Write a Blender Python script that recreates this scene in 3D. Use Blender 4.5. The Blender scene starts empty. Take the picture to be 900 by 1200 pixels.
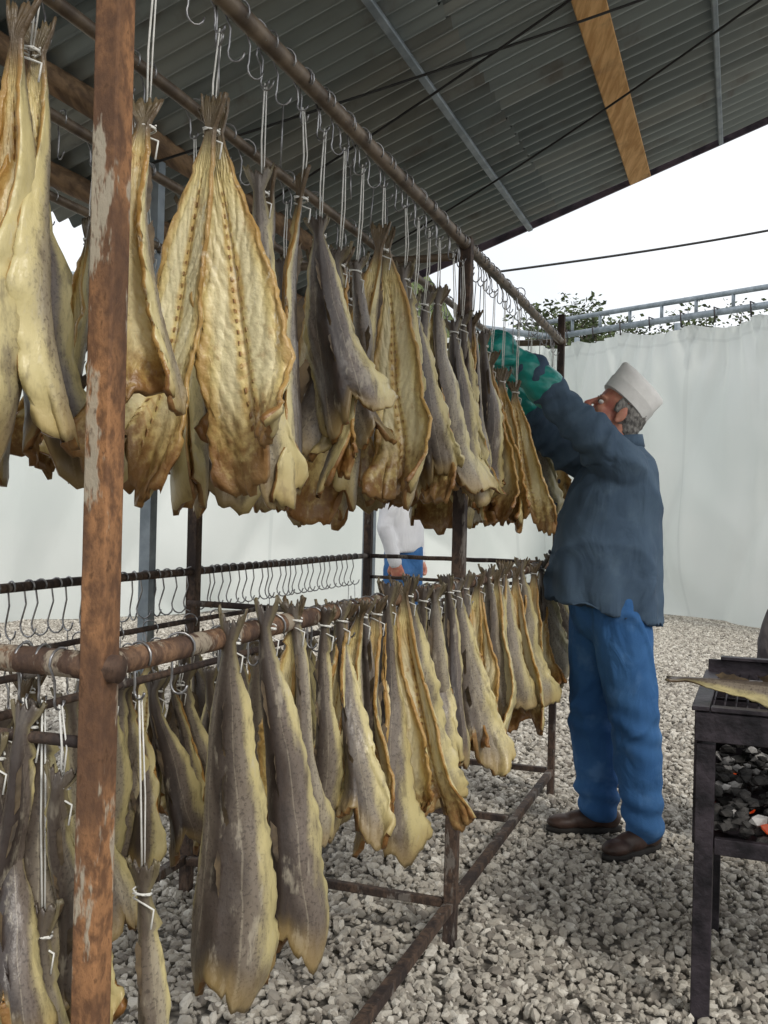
import bpy, bmesh, math, random
import numpy as np
from mathutils import Vector, Matrix, noise as mnoise

rng = random.Random(7)
scene = bpy.context.scene
scene.view_settings.view_transform = 'Standard'
scene.view_settings.look = 'None'
scene.view_settings.exposure = 0

# ------------------------------------------------------------------ frames
def W(t, s, z):
    """rack frame -> world. t along the rack, s to its right, z up"""
    return Vector((0.2194 + .3396*t + .9406*s, 2.829 + .9406*t - .3396*s, z))
RACK_YAW = -math.radians(19.85)

# ------------------------------------------------------------------ node helper
class NT:
    def __init__(self, name):
        self.mat = bpy.data.materials.new(name)
        self.mat.use_nodes = True
        self.t = self.mat.node_tree
        self.t.nodes.clear()
        self.out = self.t.nodes.new('ShaderNodeOutputMaterial')
        self.b = self.t.nodes.new('ShaderNodeBsdfPrincipled')
        self.t.links.new(self.b.outputs[0], self.out.inputs[0])
    def link(self, a, b): self.t.links.new(a, b)
    def n(self, typ, **kw):
        nd = self.t.nodes.new(typ)
        for k, v in kw.items(): setattr(nd, k, v)
        return nd
    def put(self, sock, v):
        if isinstance(v, bpy.types.NodeSocket): self.link(v, sock)
        elif isinstance(v, (tuple, list)) and len(v) == 3 and sock.type == 'RGBA': sock.default_value = (*v, 1)
        else: sock.default_value = v
    def m(self, op, a, b=None, c=None, clamp=False):
        nd = self.n('ShaderNodeMath', operation=op, use_clamp=clamp)
        self.put(nd.inputs[0], a)
        if b is not None: self.put(nd.inputs[1], b)
        if c is not None: self.put(nd.inputs[2], c)
        return nd.outputs[0]
    def mix(self, f, a, b, mode='MIX'):
        nd = self.n('ShaderNodeMix', data_type='RGBA', blend_type=mode)
        self.put(nd.inputs[0], f); self.put(nd.inputs[6], a); self.put(nd.inputs[7], b)
        return nd.outputs[2]
    def step(self, v, lo, hi):
        nd = self.n('ShaderNodeMapRange', interpolation_type='SMOOTHSTEP')
        self.put(nd.inputs[0], v); nd.inputs[1].default_value = lo; nd.inputs[2].default_value = hi
        return nd.outputs[0]
    def coord(self, which='Object'):
        return self.n('ShaderNodeTexCoord').outputs[which]
    def mapping(self, v, scale=(1,1,1), rot=(0,0,0)):
        nd = self.n('ShaderNodeMapping'); self.link(v, nd.inputs[0])
        nd.inputs['Scale'].default_value = scale; nd.inputs['Rotation'].default_value = rot
        return nd.outputs[0]
    def noise(self, v, scale, detail=4, rough=.55, dist=0):
        nd = self.n('ShaderNodeTexNoise'); self.link(v, nd.inputs['Vector'])
        nd.inputs['Scale'].default_value = scale; nd.inputs['Detail'].default_value = detail
        nd.inputs['Roughness'].default_value = rough; nd.inputs['Distortion'].default_value = dist
        return nd.outputs[0]
    def voro(self, v, scale, feature='F1'):
        nd = self.n('ShaderNodeTexVoronoi', feature=feature); self.link(v, nd.inputs['Vector'])
        nd.inputs['Scale'].default_value = scale
        return nd.outputs[0]
    def attr(self, name):
        nd = self.n('ShaderNodeAttribute', attribute_name=name); return nd.outputs['Fac']
    def bump(self, h, strength=.5, dist=.01):
        nd = self.n('ShaderNodeBump'); self.link(h, nd.inputs['Height'])
        nd.inputs['Strength'].default_value = strength; nd.inputs['Distance'].default_value = dist
        self.link(nd.outputs[0], self.b.inputs['Normal'])
    def fin(self, col=None, rough=.6, metal=0, spec=.5):
        if col is not None: self.put(self.b.inputs['Base Color'], col)
        self.put(self.b.inputs['Roughness'], rough)
        self.put(self.b.inputs['Metallic'], metal)
        self.put(self.b.inputs['Specular IOR Level'], spec)
        return self.mat

def mat_simple(name, c1, c2, scale=8, rough=.6, metal=0, bump=.3, bscale=40, spec=.4, map_scale=(1,1,1)):
    k = NT(name); co = k.mapping(k.coord(), map_scale)
    f = k.step(k.noise(co, scale, 4), .3, .7)
    k.bump(k.noise(co, bscale, 3), bump, .004)
    return k.fin(k.mix(f, c1, c2), rough, metal, spec)

# fish flesh
def mat_flesh():
    k = NT('fish_flesh')
    uv = k.n('ShaderNodeUVMap').outputs[0]
    sep = k.n('ShaderNodeSeparateXYZ'); k.link(uv, sep.inputs[0])
    U, V = sep.outputs[0], sep.outputs[1]
    r = k.attr('rnd')
    co = k.coord()
    a = k.m('ABSOLUTE', k.m('SUBTRACT', U, .5))           # 0 centre .. .5 edge
    nz = k.noise(k.mapping(co,(1,1,.55)), 11, 4, .6); nf = k.noise(co, 60, 3, .6)
    f = k.m('ADD', k.step(nz, .38, .62), k.m('MULTIPLY', k.m('SUBTRACT', r, .5), .9), clamp=True)
    col = k.mix(f, (.47, .29, .080), (.76, .62, .27))
    aw = k.m('ADD', a, k.m('MULTIPLY', k.m('SUBTRACT', nz, .5), .25))
    pan = k.m('MULTIPLY', k.step(aw, .06, .13), k.m('SUBTRACT', 1, k.step(aw, .26, .42)))
    pan = k.m('MULTIPLY', pan, k.m('MULTIPLY', k.step(V, .15, .4), k.m('SUBTRACT', 1, k.step(V, .77, .92))))
    col = k.mix(k.m('MULTIPLY', pan, .72), col, (.86, .80, .53))
    ed = k.m('ADD', a, k.m('MULTIPLY', k.m('SUBTRACT', nf, .5), .16))
    col = k.mix(k.m('MULTIPLY', k.step(ed, .35, .48), .75), col, (.36, .19, .045))
    ph = k.m('ADD', k.m('MULTIPLY', V, 120), k.m('MULTIPLY', a, 60))
    ph = k.m('ADD', ph, k.m('MULTIPLY', nz, 26))
    fl = k.m('SINE', ph)
    col = k.mix(k.m('MULTIPLY', k.step(fl, .5, 1), .07), col, (.36, .20, .06))
    mid = k.m('MULTIPLY', k.step(V, .15, .28), k.m('SUBTRACT', 1, k.step(V, .88, .97)))
    bead = k.m('SINE', k.m('ADD', k.m('MULTIPLY', V, 210), k.m('MULTIPLY', nz, 9)))
    grv = k.m('MULTIPLY', k.m('SUBTRACT', 1, k.step(a, .015, .04)), mid)
    col = k.mix(k.m('MULTIPLY', grv, .5), col, (.70, .56, .30))
    rib = k.m('MULTIPLY', k.m('MULTIPLY', k.m('SUBTRACT', 1, k.step(a, .05, .15)), k.step(bead, .2, .9)), mid)
    col = k.mix(k.m('MULTIPLY', rib, .38), col, (.42, .21, .07))
    row = k.m('SUBTRACT', 1, k.step(k.m('ABSOLUTE', k.m('SUBTRACT', a, .055)), .003, .018))
    bm = k.m('MULTIPLY', k.m('MULTIPLY', row, k.step(bead, -.2, .7)), mid)
    bm = k.m('MULTIPLY', bm, k.step(nf, .35, .55))
    col = k.mix(k.m('MULTIPLY', bm, .75), col, (.24, .09, .03))
    bl = k.step(k.noise(co, 26, 4, .7), .56, .71)
    col = k.mix(k.m('MULTIPLY', bl, .45), col, (.38, .19, .05))
    bw = k.step(k.noise(k.mapping(co,(1,1,.5)), 42, 4, .7), .58, .70)
    col = k.mix(k.m('MULTIPLY', bw, .5), col, (.86, .82, .66))
    low = k.m('MULTIPLY', k.step(k.m('ADD', V, k.m('MULTIPLY', k.m('SUBTRACT', nf, .5), .35)), .80, .98), .88)
    col = k.mix(low, col, (.21, .095, .03))
    up = k.m('SUBTRACT', 1, k.step(V, .08, .22))
    col = k.mix(k.m('MULTIPLY', up, .92), col, (.085, .062, .040))
    h = k.m('ADD', k.m('MULTIPLY', fl, .12), k.m('ADD', k.m('MULTIPLY', nf, 1.1), k.m('MULTIPLY', bm, -1)))
    k.bump(h, .7, .004)
    return k.fin(col, k.m('ADD', .24, k.m('MULTIPLY', nf, .3)), 0, .5)

def mat_skin_fish():
    k = NT('fish_skin')
    uv = k.n('ShaderNodeUVMap').outputs[0]
    sep = k.n('ShaderNodeSeparateXYZ'); k.link(uv, sep.inputs[0])
    U, V = sep.outputs[0], sep.outputs[1]
    r = k.attr('rnd'); co = k.coord()
    a = k.m('ABSOLUTE', k.m('SUBTRACT', U, .5))
    nz = k.noise(k.mapping(co,(1,1,.4)), 14, 4, .6); nf = k.noise(co, 190, 2, .6); nm = k.noise(k.mapping(co,(1,1,.35)), 38, 4, .65)
    g = k.m('ADD', a, k.m('MULTIPLY', k.m('SUBTRACT', nz, .5), .42))
    base = k.mix(r, (.040, .030, .027), (.16, .13, .10))
    mid = k.mix(r, (.155, .125, .105), (.38, .33, .235))
    col = k.mix(k.step(g, .03, .24), base, mid)
    ye = k.step(g, .25, .41)
    col = k.mix(k.m('MULTIPLY', ye, .85), col, (.64, .55, .26))
    lat = k.m('SUBTRACT', 1, k.step(k.m('ABSOLUTE', k.m('SUBTRACT', a, .16)), .002, .010))
    col = k.mix(k.m('MULTIPLY', lat, .3), col, (.45, .40, .30))
    sp = k.m('MULTIPLY', k.step(nf, .52, .66), k.m('SUBTRACT', 1, k.step(g, .28, .44)))
    col = k.mix(k.m('MULTIPLY', sp, .5), col, (.03, .022, .02))
    col = k.mix(k.m('MULTIPLY', k.step(nm, .52, .69), .5), col, (.070, .048, .036))
    hi = k.m('SUBTRACT', 1, k.step(nm, .30, .43))
    col = k.mix(k.m('MULTIPLY', hi, .4), col, (.54, .49, .38))
    low = k.m('MULTIPLY', k.step(V, .88, 1.0), .6); col = k.mix(low, col, (.36, .25, .09))
    up = k.m('SUBTRACT', 1, k.step(V, .08, .28))
    col = k.mix(k.m('MULTIPLY', up, .8), col, (.060, .046, .036))
    k.bump(k.m('ADD', nm, k.m('MULTIPLY', nf, .2)), .5, .004)
    return k.fin(col, k.m('ADD', .24, k.m('MULTIPLY', nm, .25)), 0, .5)

M_FLESH = mat_flesh(); M_SKINF = mat_skin_fish()
M_FIN = mat_simple('fish_fin', (.06,.045,.032), (.16,.115,.065), 30, .6)
M_STRING = mat_simple('white_string', (.62,.62,.58), (.8,.8,.76), 60, .8)
M_HOOK = mat_simple('galvanised_wire', (.20,.20,.21), (.42,.42,.42), 50, .35, .8)

def mat_rust(name, c1, c2, paint=.5, paintcol=(.42,.38,.30)):
    k = NT(name); co = k.coord()
    n1 = k.noise(k.mapping(co, (1,1,.3)), 16, 5, .68); n2 = k.noise(k.mapping(co,(1,1,.6)), 60, 4, .65); n3 = k.noise(k.mapping(co,(1,1,.4)), 9, 4)
    col = k.mix(k.step(n2, .35, .65), c1, c2)
    col = k.mix(k.m('MULTIPLY',k.step(n3, .42, .62),.8), col, (c1[0]*.6,c1[1]*.65,c1[2]*.8))
    pm = k.step(n1, .62-paint*.2, .68-paint*.2)
    col = k.mix(k.m('MULTIPLY',pm,.85), col, paintcol)
    col = k.mix(k.m('MULTIPLY', k.step(n2, .58, .72), .7), col, (c1[0]*.4,c1[1]*.4,c1[2]*.4))
    k.bump(k.m('ADD', n2, k.m('MULTIPLY', pm, .4)), .7, .004)
    return k.fin(col, .72, 0, .3)
M_RUSTP = mat_rust('rusty_painted_steel', (.15,.075,.038),(.38,.19,.085), .45, (.40,.36,.28))
M_RUST = mat_rust('rusty_steel', (.09,.052,.034),(.24,.14,.08), .45, (.34,.29,.22))
M_RUSTD = mat_rust('dark_rusty_steel', (.045,.032,.026),(.13,.085,.06), .25, (.18,.16,.14))
M_PIPE = mat_simple('weathered_steel_pipe', (.10,.075,.055), (.22,.17,.12), 20, .5, .3)
M_GALV = mat_simple('galvanised_pipe', (.20,.24,.27), (.33,.38,.42), 12, .5, .4)

# ------------------------------------------------------------------ mesh builder
class MB:
    def __init__(self):
        self.v=[]; self.f=[]; self.mi=[]; self.uv=[]; self.rn=[]; self.nv=0
    def add(self, verts, faces, mi=0, uv=None, rnd=.5):
        verts = np.asarray(verts, dtype=float).reshape(-1,3)
        o = self.nv
        self.v.append(verts); self.nv += len(verts)
        for f in faces: self.f.append([i+o for i in f])
        if isinstance(mi, int): self.mi += [mi]*len(faces)
        else: self.mi += list(mi)
        self.uv.append(np.zeros((len(verts),2)) if uv is None else np.asarray(uv))
        self.rn.append(np.full(len(verts), rnd))
    def tube(self, pts, r, n=8, mi=0, caps=True, rnd=.5):
        pts=[Vector(p) for p in pts]
        rs = r if isinstance(r,(list,tuple)) else [r]*len(pts)
        vs=[]; up=None
        for i,p in enumerate(pts):
            d = (pts[min(i+1,len(pts)-1)]-pts[max(i-1,0)]).normalized()
            if up is None: up = Vector((0,0,1)) if abs(d.z)<.9 else Vector((1,0,0))
            a = d.cross(up).normalized(); up = a.cross(d).normalized()
            for j in range(n):
                an=2*math.pi*j/n
                vs.append(p+(a*math.cos(an)+up*math.sin(an))*rs[i])
        fs=[]
        for i in range(len(pts)-1):
            for j in range(n):
                k=(j+1)%n
                fs.append((i*n+j,i*n+k,(i+1)*n+k,(i+1)*n+j))
        if caps:
            fs.append(tuple(range(n))[::-1]); fs.append(tuple(range((len(pts)-1)*n,len(pts)*n)))
        self.add([tuple(v) for v in vs], fs, mi, rnd=rnd)
    def box(self, a, b, w, h, mi=0, up=Vector((0,0,1)), rnd=.5):
        a=Vector(a); b=Vector(b); d=(b-a).normalized()
        if abs(d.dot(up))>.95: up=Vector((.9406,-.3396,0))
        x=d.cross(up).normalized(); y=x.cross(d).normalized()
        vs=[]
        for p in (a,b):
            for sx,sy in ((-1,-1),(1,-1),(1,1),(-1,1)):
                vs.append(tuple(p+x*sx*w/2+y*sy*h/2))
        fs=[(0,1,2,3),(7,6,5,4),(0,4,5,1),(1,5,6,2),(2,6,7,3),(3,7,4,0)]
        self.add(vs,fs,mi,rnd=rnd)
    def ell(self, c, r, rot=None, mi=0, nu=16, nv=10):
        vs=[]; fs=[]; c=Vector(c); rot = rot or Matrix.Identity(3)
        r = r if isinstance(r,(tuple,list)) else (r,r,r)
        for i in range(nv+1):
            th=math.pi*i/nv
            for j in range(nu):
                ph=2*math.pi*j/nu
                p=Vector((math.sin(th)*math.cos(ph)*r[0], math.sin(th)*math.sin(ph)*r[1], math.cos(th)*r[2]))
                vs.append(tuple(c+rot@p))
        V=[vs[0]]+vs[nu:-nu]+[vs[-1]]
        for j in range(nu):
            fs.append((0,1+j,1+(j+1)%nu))
        for i in range(nv-2):
            for j in range(nu):
                a=1+i*nu+j; b=1+i*nu+(j+1)%nu
                fs.append((a,a+nu,b+nu,b))
        l=len(V)-1; base=1+(nv-2)*nu
        for j in range(nu): fs.append((base+(j+1)%nu, base+j, l))
        self.add(V,fs,mi)
    def loft(self, rings, mi=0):
        n=len(rings[0]); vs=[tuple(p) for r in rings for p in r]; fs=[]
        for i in range(len(rings)-1):
            for j in range(n):
                k=(j+1)%n; fs.append((i*n+j,i*n+k,(i+1)*n+k,(i+1)*n+j))
        fs.append(tuple(range(n))[::-1]); fs.append(tuple(range((len(rings)-1)*n,len(rings)*n)))
        self.add(vs,fs,mi)
    def limb(self, pts, rs, mi=0, n=16):
        for p,r in zip(pts,rs): self.ell(p,r*.995,mi=mi)
        for i in range(len(pts)-1):
            self.tube([pts[i],pts[i+1]],[rs[i],rs[i+1]],n,mi)
    def obj(self, name, mats, smooth=True, parent=None, origin=None):
        me=bpy.data.meshes.new(name)
        V=np.concatenate(self.v)
        if origin is not None: V=V-np.array(origin)
        me.from_pydata(V.tolist(),[],self.f)
        for m in mats: me.materials.append(m)
        me.polygons.foreach_set('material_index', self.mi)
        me.polygons.foreach_set('use_smooth',[smooth]*len(self.f))
        UV=np.concatenate(self.uv); RN=np.concatenate(self.rn)
        li=np.zeros(len(me.loops),dtype=np.int32); me.loops.foreach_get('vertex_index',li)
        ul=me.uv_layers.new(name='UVMap'); ul.data.foreach_set('uv',UV[li].ravel())
        at=me.attributes.new('rnd','FLOAT','POINT'); at.data.foreach_set('value',RN)
        me.update()
        o=bpy.data.objects.new(name,me); scene.collection.objects.link(o)
        if origin is not None: o.location=origin
        if parent: o.parent=parent
        return o

def empty(name, loc=(0,0,0)):
    o=bpy.data.objects.new(name,None); scene.collection.objects.link(o); o.location=loc
    o.empty_display_size=.1
    return o

def autosmooth(o, ang=35):
    me=o.data
    bm=bmesh.new(); bm.from_mesh(me)
    for e in bm.edges:
        if len(e.link_faces)==2 and e.calc_face_angle(0)>math.radians(ang): e.smooth=False
    bm.to_mesh(me); bm.free()
    return o

# ------------------------------------------------------------------ fish
WU=[0,.035,.085,.115,.16,.25,.40,.55,.70,.80,.88,.94,1.0]
WW=[.027,.022,.010,.011,.017,.034,.054,.072,.088,.100,.111,.117,.106]
def sn(x, seed, n=4, base=1.0):
    r=np.random.RandomState(seed%100000); out=0
    for i in range(n):
        out=out+np.sin(x*base*(1+i*.9)*(.7+.6*r.rand())+r.rand()*6.28)/(1+i*.7)
    return out/n*1.6

def add_fish(mb, top, yaw, L, Wd, fold, tilt, seed, curl=.3, detail=1):
    r=np.random.RandomState(seed)
    nu,nv=(60,37) if detail else (38,21)
    u=np.linspace(0,1,nu)[:,None]; v=np.linspace(-1,1,nv)[None,:]
    k=Wd/.1
    w=np.interp(u,WU,WW)*np.where(u<.2, 1.0, k)
    w=w*(1+.10*sn(u,seed+1,3,9))
    side=np.where(v<0,-1.,1.)
    av=np.abs(v)
    asym=1+side*.26*(r.rand()-.5)*2
    wv=w*asym*(1+(.06*sn(u+side*3,seed+2,4,22)+.045*sn(u+side*5,seed+12,3,60))*(av>.85)*(u>.16))
    fR=1+.7*(r.rand()-.5); fL=1+.7*(r.rand()-.5)
    phi=fold*np.where(v<0,fL,fR)*np.interp(u,[0,.1,.3,.8,1],[.15,.6,1.0,.80,.55])*(1+.3*sn(u+side,seed+7,3,6))
    cs=np.where(v<0, r.uniform(.2,2.2), r.uniform(.2,2.2))
    ang=phi+curl*cs*av**1.5*np.interp(u,[0,.2,1],[0,.6,1])
    x=side*wv*av*np.cos(ang)
    y=-wv*av*np.sin(ang)
    act=np.clip((u-.15)*2,0,1)
    y=y+ .016*k*av**2*sn(u+side*.7,seed+3,4,10)*act + .007*k*av*sn(u*1.0+av*.6*side,seed+13,4,28)*act
    lob=.050*np.exp(-((av-.55)/.3)**2)-.05*np.exp(-(av/.16)**2)+.040*sn(v,seed+4,5,8)+side*.13*(r.rand()-.5)+.012*sn(v,seed+24,3,26)
    z=-(u + lob*np.clip((u-.70)/.30,0,1)**1.6)*L
    z=z - (1-np.clip(u/.085,0,1))*L*.04*(1-av**1.2)*(r.rand()*1.2)
    z=z + (1-np.clip(u/.06,0,1))*.008*sn(v,seed+31,3,14)
    cur=np.clip((u-.74)/.26,0,1)**1.6
    cR,cL=r.uniform(-.06,.11),r.uniform(-.06,.11)
    y=y - cur*av**.6*(np.where(v<0,cL,cR)+.034*sn(v,seed+5,4,6))*k
    x=x*(1-.18*cur*np.where(v<0,cL,cR)/.075)
    z=z + cur*av*np.abs(np.where(v<0,cL,cR))*.35
    bend=(r.rand()-.5)*.14
    y=y+bend*u**2+.012*sn(u,seed+17,2,4); x=x+(r.rand()-.5)*.10*u**2+.012*sn(u,seed+18,2,5)*u
    tw=(r.rand()-.5)*1.1*u
    x,y=x*np.cos(tw)-y*np.sin(tw), x*np.sin(tw)+y*np.cos(tw)
    P=np.stack([x+0*z,y+0*z,z+0*x],-1)
    du=np.gradient(P,axis=0); dv=np.gradient(P,axis=1)
    N=np.cross(dv,du); N/= (np.linalg.norm(N,axis=-1,keepdims=True)+1e-9)
    ref=np.array([math.sin(tw[nu//2,0]),-math.cos(tw[nu//2,0]),0])
    if N[nu//2,nv//2]@ref<0: N=-N
    th=(.0018+.0075*k*np.clip(1-av**2.2,0,1)*np.interp(u,[0,.08,.2,.6,.9,1],[.05,.5,.8,1,.7,.35])+.0014*(av>.93)+.002*(u>.95))[...,None]
    fur=(.006*k*np.exp(-(av/.07)**2)*np.interp(u,[0,.2,.3,.9,1],[0,0,1,1,0]))[...,None]
    rip=((.0014*sn(u*1.0+av*.25,seed+40,4,60)+.0008*sn(u-av*.4*side,seed+44,3,110))*(av>.05)*(u>.2))[...,None]
    A=P+N*(th-fur+rip); B=P-N*th+N*rip*.6
    uvs=np.stack([np.broadcast_to((v+1)/2,(nu,nv)),np.broadcast_to(u,(nu,nv))],-1)
    vs=np.concatenate([A.reshape(-1,3),B.reshape(-1,3)]); uv=np.concatenate([uvs.reshape(-1,2)]*2)
    fs=[];mi=[]; o=nu*nv
    for i in range(nu-1):
        for j in range(nv-1):
            a=i*nv+j
            fs.append((a,a+1,a+nv+1,a+nv)); mi.append(0)
            fs.append((o+a,o+a+nv,o+a+nv+1,o+a+1)); mi.append(1)
    for i in range(nu-1):
        a=i*nv; fs.append((a,a+nv,o+a+nv,o+a)); mi.append(0)
        a=i*nv+nv-1; fs.append((a,o+a,o+a+nv,a+nv)); mi.append(0)
    for j in range(nv-1):
        a=j; fs.append((a,o+a,o+a+1,a+1)); mi.append(1)
        a=(nu-1)*nv+j; fs.append((a,a+1,o+a+1,o+a)); mi.append(0)
    fv=[];ff=[];fuv=[]
    c=nv//2
    for (u0,u1,hh) in ((.26,.40,.016),(.44,.58,.018),(.64,.76,.021)):
        i0,i1=int(u0*nu),int(u1*nu); b0=len(fv); lean=r.uniform(-.012,.012)
        for i in range(i0,i1+1):
            q=(i-i0)/(i1-i0)
            hgt=hh*k*math.sin(math.pi*min(1,q*.7+.30))*(1+.3*math.sin(i*2.1+seed))
            fv.append(B[i,c]+N[i,c]*.004); fv.append(B[i,c]-N[i,c]*hgt+np.array([lean,0,.018]))
            fuv+= [(.5,.5)]*2
        for i in range(i1-i0):
            a=b0+i*2; ff.append((a,a+1,a+3,a+2))
    n0=len(vs); vs=np.concatenate([vs,np.array(fv)]); uv=np.concatenate([uv,np.array(fuv)])
    for f in ff: fs.append(tuple(i+n0 for i in f)); mi.append(2)
    ct,st=math.cos(tilt),math.sin(tilt)
    vs=vs+np.array([0,0,.09*L])
    X=vs[:,0]*ct+vs[:,2]*st; Z=-vs[:,0]*st+vs[:,2]*ct
    vs=np.stack([X,vs[:,1],Z],-1)
    cy,sy=math.cos(yaw),math.sin(yaw)
    vs=np.stack([vs[:,0]*cy-vs[:,1]*sy, vs[:,0]*sy+vs[:,1]*cy, vs[:,2]],-1)+np.array(top)
    mb.add(vs,fs,mi,uv,rnd=float(r.rand()))

def hook_pts(c, r=.017, drop=.055, yaw=0, rail_r=.016):
    d=Vector((math.cos(yaw),math.sin(yaw),0)); p=[]; R=rail_r+.004
    c=Vector(c)
    for i in range(9):
        a=math.radians(-35+ i*215/8)
        p.append(c+d*(R*math.cos(a))+Vector((0,0,R*math.sin(a))))
    p.append(c+d*(-R*.5)+Vector((0,0,-drop*.5)))
    cc=c+Vector((0,0,-drop-R*.2))
    for i in range(8):
        a=math.radians(150+i*200/7)
        p.append(cc+d*(r*.8*math.cos(a))+Vector((0,0,r*math.sin(a)-r*.2)))
    return p, cc+Vector((0,0,-r*1.2))

def unit(t, s, railz, string, fishes, yaw_off=0, end=False, seed=None, detail=1, out=0.0, name='dried_fish'):
    """fishes : list of (side 'F'/'S', fold, W, L, tilt_deg, yaw_deg)"""
    mb=MB(); base=W(t,s,railz)
    hy = (RACK_YAW if not end else RACK_YAW+math.pi/2) + rng.uniform(-.25,.25)
    hp,bot=hook_pts(base, r=.012, drop=.04, yaw=hy, rail_r=.016)
    mb.tube(hp,.0018,6,4)
    tie=Vector((base.x+rng.uniform(-.01,.01),base.y+rng.uniform(-.01,.01),bot.z-string))
    if out: tie+= (W(0,out,0)-W(0,0,0)) if not end else (W(-out,0,0)-W(0,0,0))
    if string>.01:
        mid=(bot+tie)/2+Vector((rng.uniform(-.004,.004),0,0))
        mb.tube([bot+Vector((0,0,.006)),mid,tie],.0015,5,3)
        mb.tube([bot+Vector((.003,.002,.004)),mid+Vector((.006,0,0)),tie+Vector((.003,0,0))],.0012,5,3)
    w=[]
    for i in range(20):
        a=i/19*math.pi*5; w.append(tie+Vector((math.cos(a)*.0125,math.sin(a)*.0105,.004-.008*i/19+.003*math.sin(a*.7))))
    w.append(tie+Vector((.018,-.008,-.02))); w.append(tie+Vector((.015,-.010,-.045)))
    mb.tube(w,.0015,5,3)
    for i,(side,fold,wd,L,tilt,yw) in enumerate(fishes):
        ya=RACK_YAW+yaw_off+math.radians(yw)+(math.pi if side=='S' else 0)
        tl=math.radians(tilt)*(1 if side=='F' else -1)
        sd = (seed if seed is not None else rng.randint(1,99999))+i*77
        o=Vector((math.sin(RACK_YAW),-math.cos(RACK_YAW),0))*(.012*(1-2*i) if len(fishes)>1 else 0)
        add_fish(mb,tie+o,ya,L,wd,fold,tl,sd,curl=rng.uniform(.15,.7),detail=detail)
    return mb.obj(name,[M_FLESH,M_SKINF,M_FIN,M_STRING,M_HOOK],origin=tuple(base))

TOP=2.0; MID=1.02
U=rng.uniform
# --- upper front row
unit(-1.605,0,TOP,.21,[('F',1.05,.070,.40,2,10)],seed=11)
unit(-1.43,0,TOP,.15,[('F',.32,.078,.58,6,-12),('F',.18,.092,.56,-8,4)],seed=23)
unit(-1.24,-.02,TOP,.18,[('S',.8,.065,.54,-3,20),('F',.7,.07,.50,-8,-30)],seed=35)
unit(-1.13,0,TOP,.16,[('F',.45,.055,.56,-3,-40)],seed=46)
unit(-1.03,0,TOP,.20,[('S',.75,.095,.38,-6,12)],seed=51)
unit(-.93,0,TOP,.23,[('S',.8,.075,.40,4,-10),('F',.9,.065,.46,-4,30)],seed=62)
unit(-.83,0,TOP,.22,[('S',.8,.08,.38,-10,15)],seed=78)
unit(-.70,0,TOP,.14,[('F',.30,.085,.62,4,-8),('F',.25,.088,.60,-8,8)],seed=84)
unit(-.55,0,TOP,.17,[('S',1.0,.08,.50,-3,5),('S',.9,.07,.46,6,-35)],seed=95)
unit(-.45,0,TOP,.22,[('S',.9,.085,.46,-8,20)],seed=101)
unit(-.36,0,TOP,.19,[('S',.9,.08,.48,3,0)],seed=107)
unit(-.27,0,TOP,.17,[('S',.9,.085,.52,-3,-10),('F',.8,.08,.54,5,25)],seed=114)
unit(-.14,0,TOP,.22,[('S',.8,.085,.48,-7,10)],seed=127)
unit(-.04,0,TOP,.18,[('S',.8,.085,.50,2,-10)],seed=129)
unit(.06,0,TOP,.17,[('F',.6,.09,.55,4,15),('S',.9,.09,.52,-4,0)],seed=132)
unit(.21,0,TOP,.20,[('S',.8,.10,.50,-5,20)],seed=143)
unit(.35,0,TOP,.24,[('F',.4,.10,.52,3,5),('F',.4,.11,.50,-6,0)],seed=159)
unit(.50,0,TOP,.27,[('F',.35,.11,.52,-6,10),('S',.6,.10,.50,3,0)],seed=164)
unit(.64,.02,TOP,.29,[('F',.35,.11,.50,-7,-5)],seed=172)
unit(1.15,-.04,TOP,.26,[('S',.5,.10,.48,-2,10)],seed=184)
unit(1.40,0,TOP,.20,[('F',.4,.10,.50,-2,10)],seed=192)
# --- end rail, upper (left of the near post)
unit(-1.70,-.115,TOP,.13,[('F',.20,.095,.57,2,6),('F',.6,.08,.52,-3,30)],end=True,seed=205)
unit(-1.69,-.25,TOP,.11,[('F',.30,.09,.62,-3,-14),('F',.5,.08,.60,6,-30)],end=True,seed=216)
unit(-1.69,-.42,TOP,.12,[('S',.5,.085,.56,0,0),('F',.5,.085,.56,0,0)],end=True,seed=228)
unit(-1.69,-.60,TOP,.12,[('F',.3,.085,.56,0,0)],end=True,seed=231)
# --- upper inner rows
for row,(s,n) in enumerate(((-.26,16),(-.55,13))):
    for i in range(n):
        t=-1.5+i*(3.0/(n-1))+U(-.05,.05)
        f=[(rng.choice('FSF'),U(.3,.9),U(.08,.10),U(.50,.62),U(-7,7),U(-35,35))]
        if rng.random()<.7: f.append((rng.choice('FS'),U(.3,1),U(.07,.09),U(.46,.58),-f[0][4],U(-35,35)))
        unit(t,s,TOP,U(.11,.20),f,seed=400+row*50+i,detail=0)
# --- lower front row
LS=-.055
def low(t,f,sd,ls=LS,out=.022): unit(t,0,MID,ls+U(-.012,.02),f,seed=sd,out=out)
low(-1.60,[('S',.7,.06,.50,-2,0)],307,.26,0)
low(-1.37,[('S',.12,.100,.61,3.5,2)],301)
low(-1.27,[('S',.35,.085,.60,-4,-8)],313)
low(-1.13,[('S',.80,.070,.46,-6,12),('F',.8,.06,.42,3,-20)],325)
low(-1.03,[('S',.9,.06,.44,4,-20)],329)
low(-.93,[('S',.9,.065,.42,-3,20),('F',.8,.065,.38,2,0)],333)
low(-.83,[('F',.5,.065,.40,5,-15),('S',.9,.06,.40,-5,15)],341)
low(-.74,[('F',.7,.07,.46,-2,0)],345)
low(-.64,[('S',.4,.090,.60,4,0),('F',.6,.075,.55,-2,30)],356)
low(-.52,[('F',.45,.085,.57,-8,0),('S',.6,.09,.54,0,-20)],363)
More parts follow.
